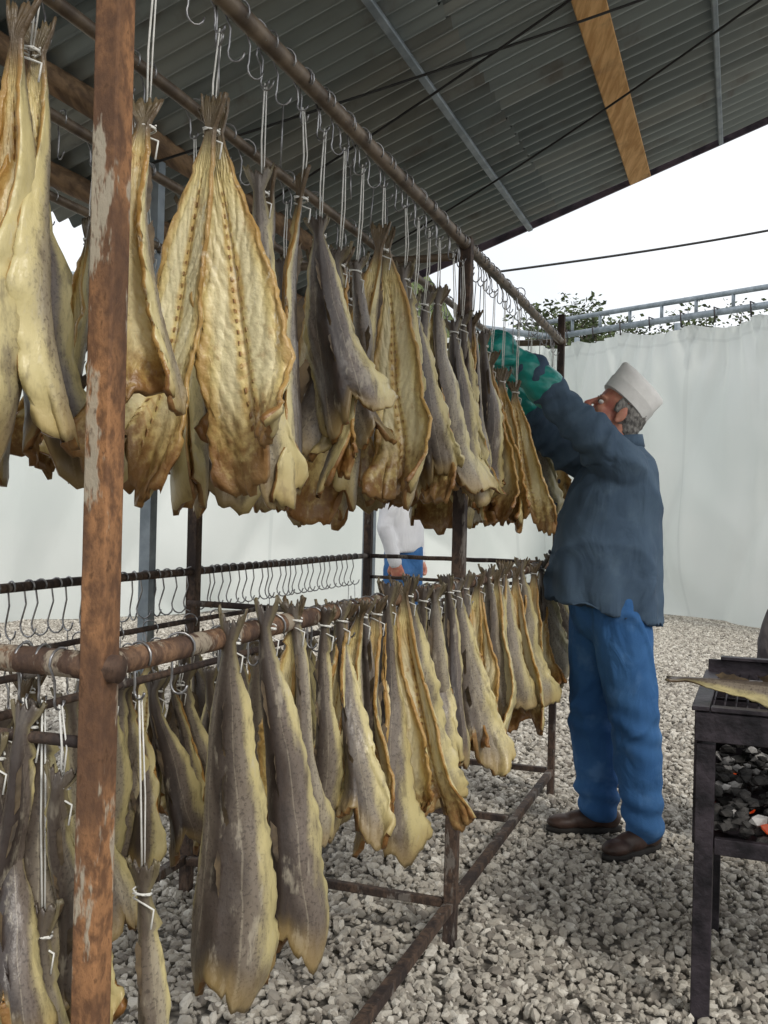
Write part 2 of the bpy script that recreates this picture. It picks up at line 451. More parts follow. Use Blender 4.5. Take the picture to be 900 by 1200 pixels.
low(-.40,[('S',.9,.08,.46,4,10)],369)
low(-.30,[('S',.9,.08,.48,-5,0),('S',.8,.08,.44,4,10)],374)
low(-.20,[('S',.8,.08,.50,-6,-10)],379)
low(-.10,[('S',.7,.085,.50,-3,10)],385)
low(.02,[('S',.8,.09,.48,-4,10),('F',.6,.09,.46,5,0)],391)
low(.16,[('F',.35,.105,.52,3,-5),('F',.5,.10,.48,-4,5)],402)
low(.29,[('S',.6,.09,.46,-6,15)],408)
low(.38,[('F',.45,.10,.54,-4,5),('S',.6,.1,.5,3,0)],413)
low(.52,[('S',.5,.10,.50,-4,5),('F',.6,.1,.5,4,0)],422)
low(.66,[('F',.4,.11,.56,-4,5)],436)
low(.80,[('S',.5,.11,.52,-3,5),('F',.6,.1,.5,4,0)],447)
low(.98,[('F',.5,.11,.54,-2,5)],451)
low(1.16,[('S',.5,.11,.50,-2,5),('F',.6,.1,.5,4,0)],457)
low(1.38,[('S',.5,.10,.46,-2,5)],467)
# --- lower inner rows
for row,(s,n) in enumerate(((-.22,14),(-.42,28),(-.62,20))):
    for i in range(n):
        t=-1.55+i*(3.0/(n-1))+U(-.03,.03)
        if row==0 and t<-.95: continue
        if row==2 and t>-.2: continue
        f=[(rng.choice('SSSF' if t<-.3 else 'SSF'),U(.4,.9),U(.065,.085),U(.38,.48),U(-7,7),U(-35,35))]
        if rng.random()<.8: f.append((rng.choice('SSSF'),U(.5,1),U(.06,.08),U(.36,.46),-f[0][4],U(-35,35)))
        unit(t,s,MID-.10,U(.0,.06) if row else U(-.06,.0),f,seed=500+row*40+i,detail=0)
# --- end rail, lower
for (s,st,f,sd) in ((-.05,.10,[('S',.8,.06,.36,3,10)],600),(-.09,.30,[('S',.6,.075,.55,-3,0)],601),(-.12,.03,[('S',.7,.065,.36,3,10),('S',.9,.06,.36,-5,-20)],612),
    (-.155,.07,[('S',.7,.065,.36,-4,0)],615),(-.19,.31,[('S',.6,.07,.55,3,0),('S',.9,.06,.5,-4,20)],623),(-.22,.03,[('S',.7,.065,.36,-3,-10),('S',.8,.06,.36,6,20)],634),
    (-.25,.06,[('S',.7,.065,.36,4,0)],637),(-.28,.28,[('S',.6,.07,.55,2,0),('S',.8,.06,.5,-3,10)],640),
    (-.32,.02,[('S',.8,.065,.38,-3,-10),('F',.8,.06,.36,6,20)],645),(-.38,.26,[('F',.6,.07,.55,2,0)],650),(-.43,.05,[('S',.7,.07,.40,0,0)],656),(-.55,.28,[('S',.7,.07,.5,0,0)],667),(-.68,.05,[('S',.7,.07,.45,0,0)],671)):
    unit(-1.69+U(-.02,.01),s,MID,st,f,end=True,seed=sd)

# ------------------------------------------------------------------ rack
rack=empty('steel_fish_rack',W(0,0,0))
def child(o,p):
    o.parent=p; o.matrix_parent_inverse=Matrix.Translation(-Vector(p.location)); return o
def post(name,t,s,h,mat,w=.036,z0=-.03):
    mb=MB()
    a=W(t,s,z0); b=W(t,s,h)
    mb.box(a,b,w,w)
    o=mb.obj(name,[mat],smooth=False)
    bv=o.modifiers.new('b','BEVEL'); bv.width=.003; bv.segments=2
    return child(o,rack)
T0,T1,S1=-1.69,1.61,-.89
post('post_near',T0,0.0,2.35,M_RUSTP)
post('post_mid',0,0,2.02,M_RUSTD)
post('post_far',T1,0,2.12,M_RUSTD,.03)
post('post_back_near',T0,S1,2.0,M_RUSTD)
post('post_back_mid',0.03,S1,2.0,M_RUSTD)
post('post_back_far',T1,S1,2.0,M_RUSTD)
def rail(name,a,b,r=.015,mat=None,n=12):
    mb=MB(); A=Vector(a);B=Vector(b)
    pts=[A.lerp(B,i/12)+Vector((0,0,rng.uniform(-.0015,.0015))) for i in range(13)]
    mb.tube(pts,r,n); return child(mb.obj(name,[mat or M_PIPE]),rack)
for s in (0,-.26,-.55,S1):
    rail('top_rail',W(T0-.02,s,TOP),W(T1+.02,s,TOP),.016 if s==0 else .012,M_PIPE)
rail('top_cross',W(T0,.02,TOP),W(T0,S1,TOP),.016)
rail('top_cross',W(0,-.02,TOP-.03),W(0,S1,TOP-.03),.012)
rail('top_cross',W(T1,.02,TOP),W(T1,S1,TOP),.014)
def brail(name,a,b,w,h,mat):
    mb=MB(); mb.box(a,b,w,h); o=mb.obj(name,[mat],smooth=False)
    bv=o.modifiers.new('b','BEVEL'); bv.width=.003; bv.segments=2
    child(o,rack)
rail('mid_rail',W(T0-.0,.0,MID),W(T1,.0,MID),.0175,M_RUST)
for s_,te in ((-.22,T1),(-.42,T1),(-.62,0)):
    rail('inner_rail',W(T0,s_,MID-.10),W(te,s_,MID-.10),.007,M_RUSTD)
rail('mid_rail',W(T0,S1,MID),W(T1,S1,MID),.012,M_RUSTD)
rail('mid_cross',W(T0,.03,MID-.002),W(T0,S1,MID-.002),.018,M_RUST)
rail('mid_cross',W(T0,.0,MID-.10),W(T0,S1,MID-.10),.008,M_RUSTD)
rail('mid_cross',W(0,0,MID-.10),W(0,S1,MID-.10),.010,M_RUSTD)
rail('mid_cross',W(T1,0,MID),W(T1,S1,MID),.010,M_RUSTD)
rail('mid_cross',W(T1,0,MID-.10),W(T1,S1,MID-.10),.008,M_RUSTD)
brail('bottom_rail',W(T0+.02,.0,.10),W(T1-.02,.0,.10),.028,.028,M_RUSTD)
brail('bottom_rail',W(T0+.02,S1,.10),W(T1-.02,S1,.10),.028,.028,M_RUSTD)
for tt in (T0,0,.85,T1): brail('bottom_cross',W(tt,-.02,.102),W(tt,S1+.02,.102),.024,.024,M_RUSTD)

# empty hooks
mb=MB()
t=-1.62
while t<1.5:
    hp,b=hook_pts(W(t,S1,MID),r=.028,drop=.09,yaw=RACK_YAW+U(-.6,.6),rail_r=.011)
    mb.tube(hp,.0025,5)
    if rng.random()<.3: mb.tube([b,b+Vector((U(-.01,.01),0,-U(.1,.2)))],.0014,4)
    t+=U(.035,.08)
for s in (0,-.26,-.55,S1):
    t=-1.5
    while t<1.5:
        hp,b=hook_pts(W(t,s,TOP),r=.017,drop=.055,yaw=RACK_YAW+U(-.9,.9),rail_r=.016)
        mb.tube(hp,.0017,5)
        if s==0 and rng.random()<.35: mb.tube([b,b+Vector((U(-.006,.006),U(-.006,.006),-U(.06,.14)))],.0014,4)
        t+=U(.04,.11) if s==0 else U(.12,.3)
t=-1.5
while t<1.5:
    hp,b=hook_pts(W(t,0,MID),r=.015,drop=.045,yaw=RACK_YAW+U(-.5,.5),rail_r=.0175)
    mb.tube(hp,.002,5); t+=U(.12,.25)
mb.obj('metal_hooks',[M_HOOK])

# ------------------------------------------------------------------ roof
def roofH(s): return 2.49+.37*(s+.436)
def mat_roof():
    k=NT('corrugated_metal'); r=k.attr('rnd')
    uv=k.n('ShaderNodeUVMap').outputs[0]
    co=k.mapping(uv,(.7,1.6,1)); c2=k.mapping(uv,(3,3,1))
    n1=k.noise(co,1.1,5,.55,.2); n2=k.noise(c2,1.6,5,.65); n3=k.noise(k.mapping(uv,(.9,6,1)),1.5,3,.5)
    base=k.mix(r,(.125,.155,.160),(.29,.335,.335))
    col=k.mix(k.m('MULTIPLY',k.step(n1,.45,.68),.55),base,(.40,.40,.36))
    col=k.mix(k.m('MULTIPLY',k.step(n2,.55,.72),.5),col,(.14,.10,.075))
    col=k.mix(k.m('MULTIPLY',k.step(n3,.50,.70),.45),col,(.06,.07,.07))
    k.bump(n2,.1,.003)
    return k.fin(col,.36,.45,.5)
M_ROOF=mat_roof()
roof=empty('corrugated_roof',W(0,0,2.5))
RT0,RT1,RS0,RS1=-2.3,1.75,-1.35,1.9
mb=MB(); pitch=.076
pi_=0
splits=[RT0,-1.55,-.8,-.12,.55,1.15,RT1]
for a,b in zip(splits[:-1],splits[1:]):
    for (sa,sb) in ((RS0,-.05),(-.15,.85),(.75,RS1)):
        nt=int((b+.05-a)/pitch*10)+2; ns=8
        off=.004*(pi_%2)+ (.010 if sa>.5 else (.005 if sa>-.5 else 0)); pi_+=1
        ts=np.linspace(a,min(b+.05,RT1),nt); ss=np.linspace(sa,sb,ns)
        V=[];UVv=[]
        ox,oy=rng.random()*9,rng.random()*9
        for tt in ts:
            for s_ in ss:
                z=roofH(s_)+.0135*math.sin(2*math.pi*tt/pitch)+off+.006*math.sin(s_*3+tt*2)
                V.append(tuple(W(tt,s_,z))); UVv.append((s_+ox,tt+oy))
        fs=[(i*ns+j,i*ns+j+1,(i+1)*ns+j+1,(i+1)*ns+j) for i in range(nt-1) for j in range(ns-1)]
        mb.add(V,fs,0,UVv,rnd=rng.random())
child(mb.obj('metal_sheets',[M_ROOF]),roof)
def mat_wood(name,c1,c2):
    k=NT(name); co=k.mapping(k.coord(),(30,2,30),(0,0,RACK_YAW))
    f=k.noise(co,1.5,5,.6,.4); f2=k.noise(k.coord(),6,4)
    col=k.mix(k.step(f,.35,.65),c1,c2); col=k.mix(k.m('MULTIPLY',k.step(f2,.55,.75),.4),col,(.12,.06,.03))
    k.bump(f,.4,.003); return k.fin(col,.7,0,.3)
M_PLANK=mat_wood('orange_plank',(.54,.29,.10),(.78,.48,.21))
M_POLE=mat_wood('brown_pole',(.12,.075,.045),(.28,.18,.10))
M_DARK=mat_simple('dark_steel',(.03,.03,.035),(.07,.06,.06),15,.6,.3)
M_CABLE=mat_simple('black_cable',(.015,.015,.015),(.03,.03,.03),15,.6)
M_EDGE=mat_simple('roof_edge_trim',(.06,.05,.07),(.16,.12,.15),15,.5,.3)
def rbeam(name,s,t0,t1,w,h,mat,dz=-.03):
    mb=MB(); up=Vector((-.37*.9406,.37*.3396,1)).normalized()
    mb.box(W(t0,s,roofH(s)+dz),W(t1,s,roofH(s)+dz),w,h,up=up); o=mb.obj(name,[mat],smooth=False)
    bv=o.modifiers.new('b','BEVEL'); bv.width=.003
    child(o,roof)
rbeam('wood_plank',.311,RT0,RT1-.03,.095,.025,M_PLANK,-.036)
rbeam('purlin_tube',-.179,RT0,RT1-.01,.024,.024,M_GALV,-.035)
rbeam('purlin_tube',.647,RT0,RT1-.01,.018,.018,M_GALV,-.032)
rbeam('purlin_tube',1.3,RT0,RT1-.01,.04,.03,M_POLE,-.036)
mb=MB()
for s_,z_,r_ in ((-.90,2.30,.036),(-1.16,2.19,.032)):
    pts=[W(RT0+(RT1-RT0)*i/14,s_+.012*math.sin(i*1.3),z_+.01*math.sin(i*.9)) for i in range(15)]
    mb.tube(pts,[r_*(1+.1*math.sin(i*2.1)) for i in range(15)],12)
child(mb.obj('eave_poles',[M_POLE]),roof)
mb=MB()
mb.box(W(RT1+.012,RS0,roofH(RS0)-.012),W(RT1+.012,RS1,roofH(RS1)-.012),.012,.035)
child(mb.obj('edge_trim',[M_EDGE],smooth=False),roof)
mb=MB()
for (tA,sA,dA,tB,sB,dB,sag) in ((-.25,-.9,-.08,.55,1.7,-.06,.03),(.35,-.9,-.06,-.5,1.8,-.05,.05),(-1.2,-.9,-.06,-.9,1.8,-.05,.03),(1.2,-.9,-.07,.2,1.5,-.05,.06)):
    A=W(tA,sA,roofH(sA)+dA); B=W(tB,sB,roofH(sB)+dB)
    mb.tube([A.lerp(B,i/14)+Vector((0,0,-sag*math.sin(math.pi*i/14))) for i in range(15)],.004,6)
child(mb.obj('ceiling_cables',[M_CABLE]),roof)
mb=MB()
mb.box(W(-.19,-.92,-.03),W(-.19,-.92,2.28),.036,.036)
mb.box(W(1.70,-.92,-.03),W(1.70,-.92,2.28),.05,.05)
mb.box(W(-2.2,-.92,-.03),W(-2.2,-.92,2.28),.04,.04)
mb.box(W(-2.2,1.75,-.03),W(-2.2,1.75,roofH(1.75)-.02),.04,.04)
child(mb.obj('support_posts',[M_GALV],smooth=False),roof)

# ------------------------------------------------------------------ ground + gravel
def mat_ground():
    k=NT('ground_gravel'); co=k.coord()
    v=k.voro(co,34); n=k.noise(co,3,5)
    col=k.mix(k.step(v,.1,.7),(.40,.375,.33),(.15,.14,.125)); col=k.mix(k.m('MULTIPLY',k.step(n,.4,.7),.4),col,(.28,.25,.21))
    k.bump(v,.8,.02); return k.fin(col,.9,0,.2)
mb=MB(); mb.add([(-400,-400,-.028),(400,-400,-.028),(400,400,-.028),(-400,400,-.028)],[(0,1,2,3)])
mb.obj('ground',[mat_ground()])
k=NT('gravel_stone'); g=k.n('ShaderNodeNewGeometry'); rr=g.outputs['Random Per Island']
ramp=k.n('ShaderNodeValToRGB'); k.link(rr,ramp.inputs[0])
e=ramp.color_ramp.elements; e[0].color=(.20,.18,.155,1); e[1].color=(.66,.63,.56,1)
for p,c in ((.2,(.32,.295,.255,1)),(.5,(.42,.39,.335,1)),(.8,(.52,.49,.425,1))):
    q=e.new(p); q.color=c
nn=k.noise(k.coord(),70,3,.6)
k.bump(nn,.5,.003)
M_STONE=k.fin(k.mix(k.m('MULTIPLY',k.step(nn,.45,.7),.35),ramp.outputs[0],(.26,.22,.18)),.85,0,.25)
bm=bmesh.new(); bmesh.ops.create_icosphere(bm,subdivisions=1,radius=1); bm.verts.ensure_lookup_table()
IV=np.array([v.co[:] for v in bm.verts]); IF=[[v.index for v in f.verts] for f in bm.faces]; bm.free()
IFn=np.array(IF)
def gravel_patch(seed,n,size,rmin,rmax):
    r=np.random.RandomState(seed); V=[];F=[]
    for i in range(n):
        sc=rmin+(rmax-rmin)*r.rand()**2
        v=IV*(1+.20*r.randn(len(IV),1).clip(-1.3,1.3))
        v=v*np.array([sc*(.9+.5*r.rand()),sc*(.7+.3*r.rand()),sc*(.45+.35*r.rand())])
        q=r.randn(4); q[1:3]*=.35; q/=np.linalg.norm(q)
        w,x,y,z=q
        R=np.array([[1-2*(y*y+z*z),2*(x*y-z*w),2*(x*z+y*w)],[2*(x*y+z*w),1-2*(x*x+z*z),2*(y*z-x*w)],[2*(x*z-y*w),2*(y*z+x*w),1-2*(x*x+y*y)]])
        v=v@R.T+np.array([(r.rand()-.5)*size,(r.rand()-.5)*size,-.016+.014*r.rand()])
        V.append(v); F.append(IFn+i*len(IV))
    V=np.concatenate(V);F=np.concatenate(F)
    me=bpy.data.meshes.new('gravel_patch'); me.from_pydata(V.tolist(),[],F.tolist()); me.materials.append(M_STONE)
    return me
grav=empty('gravel')
patches=[gravel_patch(i,3000,1.0,.0075,.021) for i in range(4)]
for ix in range(-8,9):
    for iy in range(-1,15):
        o=bpy.data.objects.new('gravel_patch',rng.choice(patches)); scene.collection.objects.link(o)
        o.location=(ix,iy,U(-.003,.003)); o.rotation_euler=(0,0,rng.choice((0,1,2,3))*math.pi/2); o.parent=grav

# ------------------------------------------------------------------ tarpaulin enclosure
def mat_tarp():
    k=NT('white_tarpaulin'); co=k.coord()
    uv=k.n('ShaderNodeUVMap').outputs[0]
    sep=k.n('ShaderNodeSeparateXYZ'); k.link(uv,sep.inputs[0])
    n=k.noise(co,.6,3,.5); n2=k.noise(k.mapping(co,(1,1,.4)),1.4,3,.5,.6)
    col=k.mix(k.step(n,.35,.7),(.67,.72,.69),(.80,.83,.80)); col=k.mix(k.m('MULTIPLY',k.step(n2,.52,.75),.22),col,(.55,.58,.53))
    # welded panel seams every two metres, faint
    fr_=k.m('ABSOLUTE',k.m('SUBTRACT',k.m('FRACT',k.m('MULTIPLY',sep.outputs[0],.5)),.5))
    seam=k.m('SUBTRACT',1,k.step(fr_,.006,.012))
    hem=k.m('SUBTRACT',1,k.step(k.m('ABSOLUTE',k.m('SUBTRACT',sep.outputs[1],.955)),.003,.007))
    col=k.mix(k.m('MULTIPLY',k.m('MAXIMUM',seam,hem),.35),col,(.48,.52,.50))
    k.bump(n2,.35,.08); k.fin(col,.42,0,.4)
    tr=k.n('ShaderNodeBsdfTranslucent'); k.put(tr.inputs[0],(.74,.78,.75))
    mx=k.n('ShaderNodeMixShader'); mx.inputs[0].default_value=.35
    k.link(k.b.outputs[0],mx.inputs[1]); k.link(tr.outputs[0],mx.inputs[2]); k.link(mx.outputs[0],k.out.inputs[0])
    return k.mat
M_TARP=mat_tarp()
def tarp(name,a,b,h0,h1,z0,seed,panel=2.0):
    a=Vector((*a,0));b=Vector((*b,0)); L=(b-a).length; d=(b-a)/L; nrm=Vector((d.y,-d.x,0))
    nx=int(L/.05); nz=64; V=[];F=[];UVt=[]
    for i in range(nx+1):
        x=L*i/nx; h=h0+(h1-h0)*i/nx
        sc=.08*abs(math.sin(math.pi*x/(panel*.5)))
        for j in range(nz+1):
            q=j/nz; z=z0+(h-sc*q-z0)*q
            if q<.02: z+=.06*(mnoise.noise(Vector((x*.5,seed,0)))+.5)
            p=a+d*x
            y=.32*mnoise.noise(Vector((x*.5+seed,z*.30,0)))+.10*mnoise.noise(Vector((x*1.5+z*.5,z*.35,seed)))
            xe=(x/(panel*.5)) % 1 - .5; dd=1-q
            y+=.040*math.sin(xe*12/(.35+dd*1.6))*math.exp(-dd*2.4)
            y+=.07*abs(math.sin(math.pi*x/(panel*.5)))*(1-q)
            for kx,kz,am,ph in ((.55,-.7,.12,0),(.8,.45,.08,4.2)):
                rdg=abs(mnoise.noise(Vector((x*kx+z*kz*.6+seed+ph,z*.25+x*.15,3.1+ph)))); y+=am*max(0,1-rdg*3)**1.3
            V.append(tuple(p+nrm*y+Vector((0,0,z)))); UVt.append((x,q))
    n=nz+1
    F=[(i*n+j,(i+1)*n+j,(i+1)*n+j+1,i*n+j+1) for i in range(nx) for j in range(nz)]
    mb=MB(); mb.add(V,F,0,UVt); return mb.obj(name,[M_TARP])
PR=(6.2,7.6); PC=(2.25,13.97); PL=(-9,6.7)
tarp('tarpaulin_wall',PR,(1.75,14.77),3.42,3.74,.02,1.3)
tarp('tarpaulin_wall',(2.9,14.4),PL,3.72,3.4,-.02,5.7)
fr=empty('pipe_frame')
mb=MB()
def L3(p,z): return Vector((p[0],p[1],z))
mb.tube([L3(PR,3.48),L3(PC,3.78)],.040,10); mb.tube([L3(PR,3.66),L3(PC,4.0)],.032,10)
mb.tube([L3(PC,3.80),L3(PL,3.5)],.045,10)
for i in range(0,15):
    q=i/14; p=L3(PR,3.48).lerp(L3(PC,3.78),q); p2=L3(PR,3.66).lerp(L3(PC,4.0),q)
    mb.tube([p,p2],.022,8)
for i in range(0,5):
    q=i/4; p=L3(PR,0).lerp(L3(PC,0),q)+Vector((.50,.32,0)); mb.tube([p,p+Vector((0,0,3.55+.3*q))],.04,8)
    p=L3(PC,0).lerp(L3(PL,0),q)+Vector((-.35,.65,0)); mb.tube([p,p+Vector((0,0,3.75-.3*q))],.04,8)
o=mb.obj('pipes',[M_GALV]); o.parent=fr
mb=MB()
d=(Vector((*PC,0))-Vector((*PR,0)))
for i in range(int(d.length*2)+1):
    q=i*.5/d.length
    if q>1: break
    p=L3(PR,3.36).lerp(L3(PC,3.66),q)
    mb.tube([p+Vector((-.04,-.03,0)),p+Vector((-.06,-.05,.17)),p+Vector((.03,.03,.16))],.010,6)
o=mb.obj('eyelet_ties',[M_DARK]); o.parent=fr
mb=MB(); A=Vector((.9,9.0,3.45)); B=Vector((6.5,8.3,4.55))
mb.tube([A.lerp(B,i/20)+Vector((0,0,-.12*math.sin(math.pi*i/20))) for i in range(21)],.011,6)
mb.obj('overhead_cable',[M_CABLE])

# ------------------------------------------------------------------ hill, trees
def mat_foliage(name,c1,c2,sc=2):
    k=NT(name); n=k.noise(k.coord(),sc,5); rnd=k.n('ShaderNodeNewGeometry').outputs['Random Per Island']
    f=k.m('ADD',k.m('MULTIPLY',n,.5),k.m('MULTIPLY',rnd,.5)); return k.fin(k.mix(f,c1,c2),.8,0,.2)
M_LEAF=mat_foliage('tree_leaves',(.035,.05,.025),(.11,.14,.06))
M_BARK=mat_simple('bark',(.05,.04,.03),(.12,.10,.08),10,.9)
k=NT('hillside'); n=k.noise(k.coord(),.5,6,.7); n2=k.noise(k.coord(),.08,4)
col=k.mix(k.step(n,.35,.65),(.05,.08,.03),(.20,.25,.10)); col=k.mix(k.m('MULTIPLY',k.step(n2,.5,.65),.5),col,(.26,.28,.13))
k.bump(n,1,1.5); M_HILL=k.fin(col,.9,0,.1)
V=[];F=[]
nx,ny=110,30
for i in range(nx+1):
    for j in range(ny+1):
        x=-110+190*i/nx; y=55+j*3.2
        h=26*math.exp(-((x+2)/11)**2)*math.sin(math.pi*min(1,.08+j/ny*.9))**.7 +3*math.sin(math.pi*min(1,.08+j/ny*.9)) + 1.5*mnoise.noise(Vector((x*.06,y*.06,0)))+1.2*mnoise.noise(Vector((x*.3,y*.3,0)))
        if j==0 or j==ny: h=-2
        V.append((x,y,h-.5))
F=[(i*(ny+1)+j,(i+1)*(ny+1)+j,(i+1)*(ny+1)+j+1,i*(ny+1)+j+1) for i in range(nx) for j in range(ny)]
mb=MB(); mb.add(V,F); mb.obj('hill',[M_HILL])
def tree(loc,h,cr,seed,nleaf=2200,leaf=.05):
    r=random.Random(seed); root=Vector(loc); mb=MB()
    tips=[]
    def branch(p,d,l,rad,dep):
        pts=[p]; q=p.copy(); dd=d.copy()
        for i in range(4):
            dd=(dd+Vector((r.uniform(-.2,.2),r.uniform(-.2,.2),r.uniform(-.02,.15)))).normalized(); q=q+dd*l/4; pts.append(q.copy())
        mb.tube(pts,[rad*(1-.15*i) for i in range(5)],6)
        if dep==0: tips.extend(pts[2:]); return
        for _ in range(3 if dep<3 else 4):
            an=r.uniform(0,6.28); nd=(dd*.7+Vector((math.cos(an),math.sin(an),r.uniform(-.1,.5)))*.75).normalized()
            branch(pts[r.choice((2,3,4))],nd,l*r.uniform(.55,.75),rad*.5,dep-1)
    branch(root,Vector((0,0,1)),h*.5,h*.022,3)
    top=max(p.z for p in tips)-root.z; sc=(h-.2)/top
    V=[];F=[]
    for i in range(nleaf):
        c=r.choice(tips)+Vector((r.gauss(0,.14),r.gauss(0,.14),r.gauss(0,.12)))*cr/1.5
        a=Vector((r.uniform(-1,1),r.uniform(-1,1),r.uniform(-.6,.6))).normalized(); b=a.cross(Vector((r.uniform(-1,1),r.uniform(-1,1),r.uniform(-1,1)))).normalized()
        s=leaf*r.uniform(.6,1.4); n=len(V)
        V+= [tuple(c-a*s),tuple(c+b*s*.5),tuple(c+a*s),tuple(c-b*s*.5)]; F.append((n,n+1,n+2,n+3))
    mb.add(V,F,1)
    o=mb.obj('tree',[M_BARK,M_LEAF],smooth=False,origin=tuple(root)); o.scale=(sc,sc,sc); return o
tree((3.9,17.5,0),5.3,1.3,3); tree((4.7,17.8,0),5.5,1.3,5,3000); tree((3.0,17.6,0),4.7,1.2,8); tree((4.3,18.4,0),5.5,1.3,21,3000)
tree((5.6,17.6,0),5.1,1.3,29); tree((6.4,18.6,0),5.2,1.5,31)
tree((7.4,19.5,0),5.1,1.5,19); tree((9.5,18,0),4.9,1.5,23)

# ------------------------------------------------------------------ people
def remesh(mb,name,voxel,smooth_it,mat,disp=None,parent=None):
    o=mb.obj(name+'_src',[mat])
    m=o.modifiers.new('r','REMESH'); m.mode='VOXEL'; m.voxel_size=voxel; m.use_smooth_shade=True
    s=o.modifiers.new('s','SMOOTH'); s.iterations=smooth_it; s.factor=.5
    dg=bpy.context.evaluated_depsgraph_get(); dg.update()
    me=bpy.data.meshes.new_from_object(o.evaluated_get(dg)); me.name=name
    bpy.data.objects.remove(o)
    if disp:
        nr=[v.normal.copy() for v in me.vertices]
        for v,n in zip(me.vertices,nr): v.co+=n*disp(v.co)
    if not me.materials: me.materials.append(mat)
    for p in me.polygons: p.use_smooth=True; p.material_index=0
    me.update()
    no=bpy.data.objects.new(name,me); scene.collection.objects.link(no)
    if parent: child(no,parent)
    return no
def mat_cloth(name,c1,c2,weave=400,wr=.6,worn=None):
    k=NT(name); co=k.coord()
    n=k.noise(co,5,4); f=k.noise(co,weave,2); w=k.noise(k.mapping(co,(1,1,.5)),9,3,.45,1.0)
    col=k.mix(k.step(n,.3,.7),c1,c2); col=k.mix(k.m('MULTIPLY',f,.35),col,(c1[0]*.5,c1[1]*.5,c1[2]*.5))
    if worn: col=k.mix(k.m('MULTIPLY',k.step(k.noise(co,9,4),.5,.75),.5),col,worn)
    k.bump(k.m('ADD',k.m('MULTIPLY',w,1),k.m('MULTIPLY',f,.04)),wr,.03); return k.fin(col,.85,0,.2)
M_JACKET=mat_cloth('jacket_cloth',(.055,.090,.140),(.080,.125,.180),400,.6,(.10,.15,.205))
M_JEANS=mat_cloth('denim',(.035,.115,.29),(.06,.17,.38),300,.7,(.13,.26,.47))
M_SHOE=mat_simple('brown_leather',(.035,.02,.015),(.07,.04,.03),20,.5)
M_SOLE=mat_simple('shoe_sole',(.015,.013,.012),(.03,.028,.025),20,.8)
M_SKIN=NT('human_skin'); _n=M_SKIN.noise(M_SKIN.coord(),28,4)
M_SKIN.bump(M_SKIN.noise(M_SKIN.coord(),160,3),.2,.002); M_SKIN=M_SKIN.fin(M_SKIN.mix(M_SKIN.step(_n,.35,.7),(.50,.24,.16),(.42,.14,.10)),.5,0,.4)
M_HAIR=mat_simple('grey_hair',(.10,.095,.09),(.30,.29,.27),120,.7,0,.9,200,map_scale=(1,1,.3))
M_CAP=mat_simple('white_cap_cloth',(.66,.66,.64),(.78,.78,.76),12,.8,0,.3,60)
M_GLOVE=mat_simple('green_rubber_glove',(.008,.18,.16),(.02,.31,.26),14,.35,0,.4,50,.5)
M_EYE=mat_simple('eye_white',(.7,.68,.64),(.75,.73,.7),5,.2)
M_IRIS=mat_simple('eye_iris',(.05,.035,.02),(.08,.05,.03),5,.2)
M_WSHIRT=mat_cloth('white_shirt_cloth',(.62,.63,.66),(.72,.73,.75))
M_BUTTON=mat_simple('button',(.02,.03,.05),(.04,.05,.08),5,.4)

def hand(mb,wrist,fwd,palm,size=1.0,curl=(.7,.75,.7,.6),rad=.0105,flip=1):
    f=Vector(fwd).normalized(); p=Vector(palm); p=(p-f*p.dot(f)).normalized(); q=f.cross(p).normalized()*flip
    w=Vector(wrist)
    R=Matrix((q,f,p)).transposed()
    mb.ell(w+f*.045*size,(.042*size,.052*size,.019*size),R)
    mb.ell(w+f*.075*size,(.044*size,.022*size,.015*size),R)
    mb.limb([w-f*.02,w+f*.03*size],[.031*size,.028*size])
    for i,(ln,off) in enumerate(((.068,-.033),(.078,-.011),(.072,.0115),(.056,.033))):
        root=w+f*.078*size+q*off*size; pts=[root-f*.02,root]; a=.15
        for sgm in (.45,.32,.26):
            a+=curl[i]; dd=f*math.cos(a)+p*math.sin(a)+q*off*1.2
            root=root+dd*ln*sgm*size*1.15; pts.append(root)
        r=rad*size; mb.limb(pts,[r*1.12,r*1.1,r*1.02,r*.95,r*.82],n=10)
    tr=w+f*.022*size-q*.032*size; t1=tr-q*.026*size+f*.026*size+p*.012*size; t2=t1+f*.026*size+p*.022*size-q*.004; t3=t2+f*.018*size+p*.020*size+q*.006
    mb.limb([tr,t1,t2,t3],[.016*size,.0135*size,.0125*size,.010*size],n=10)

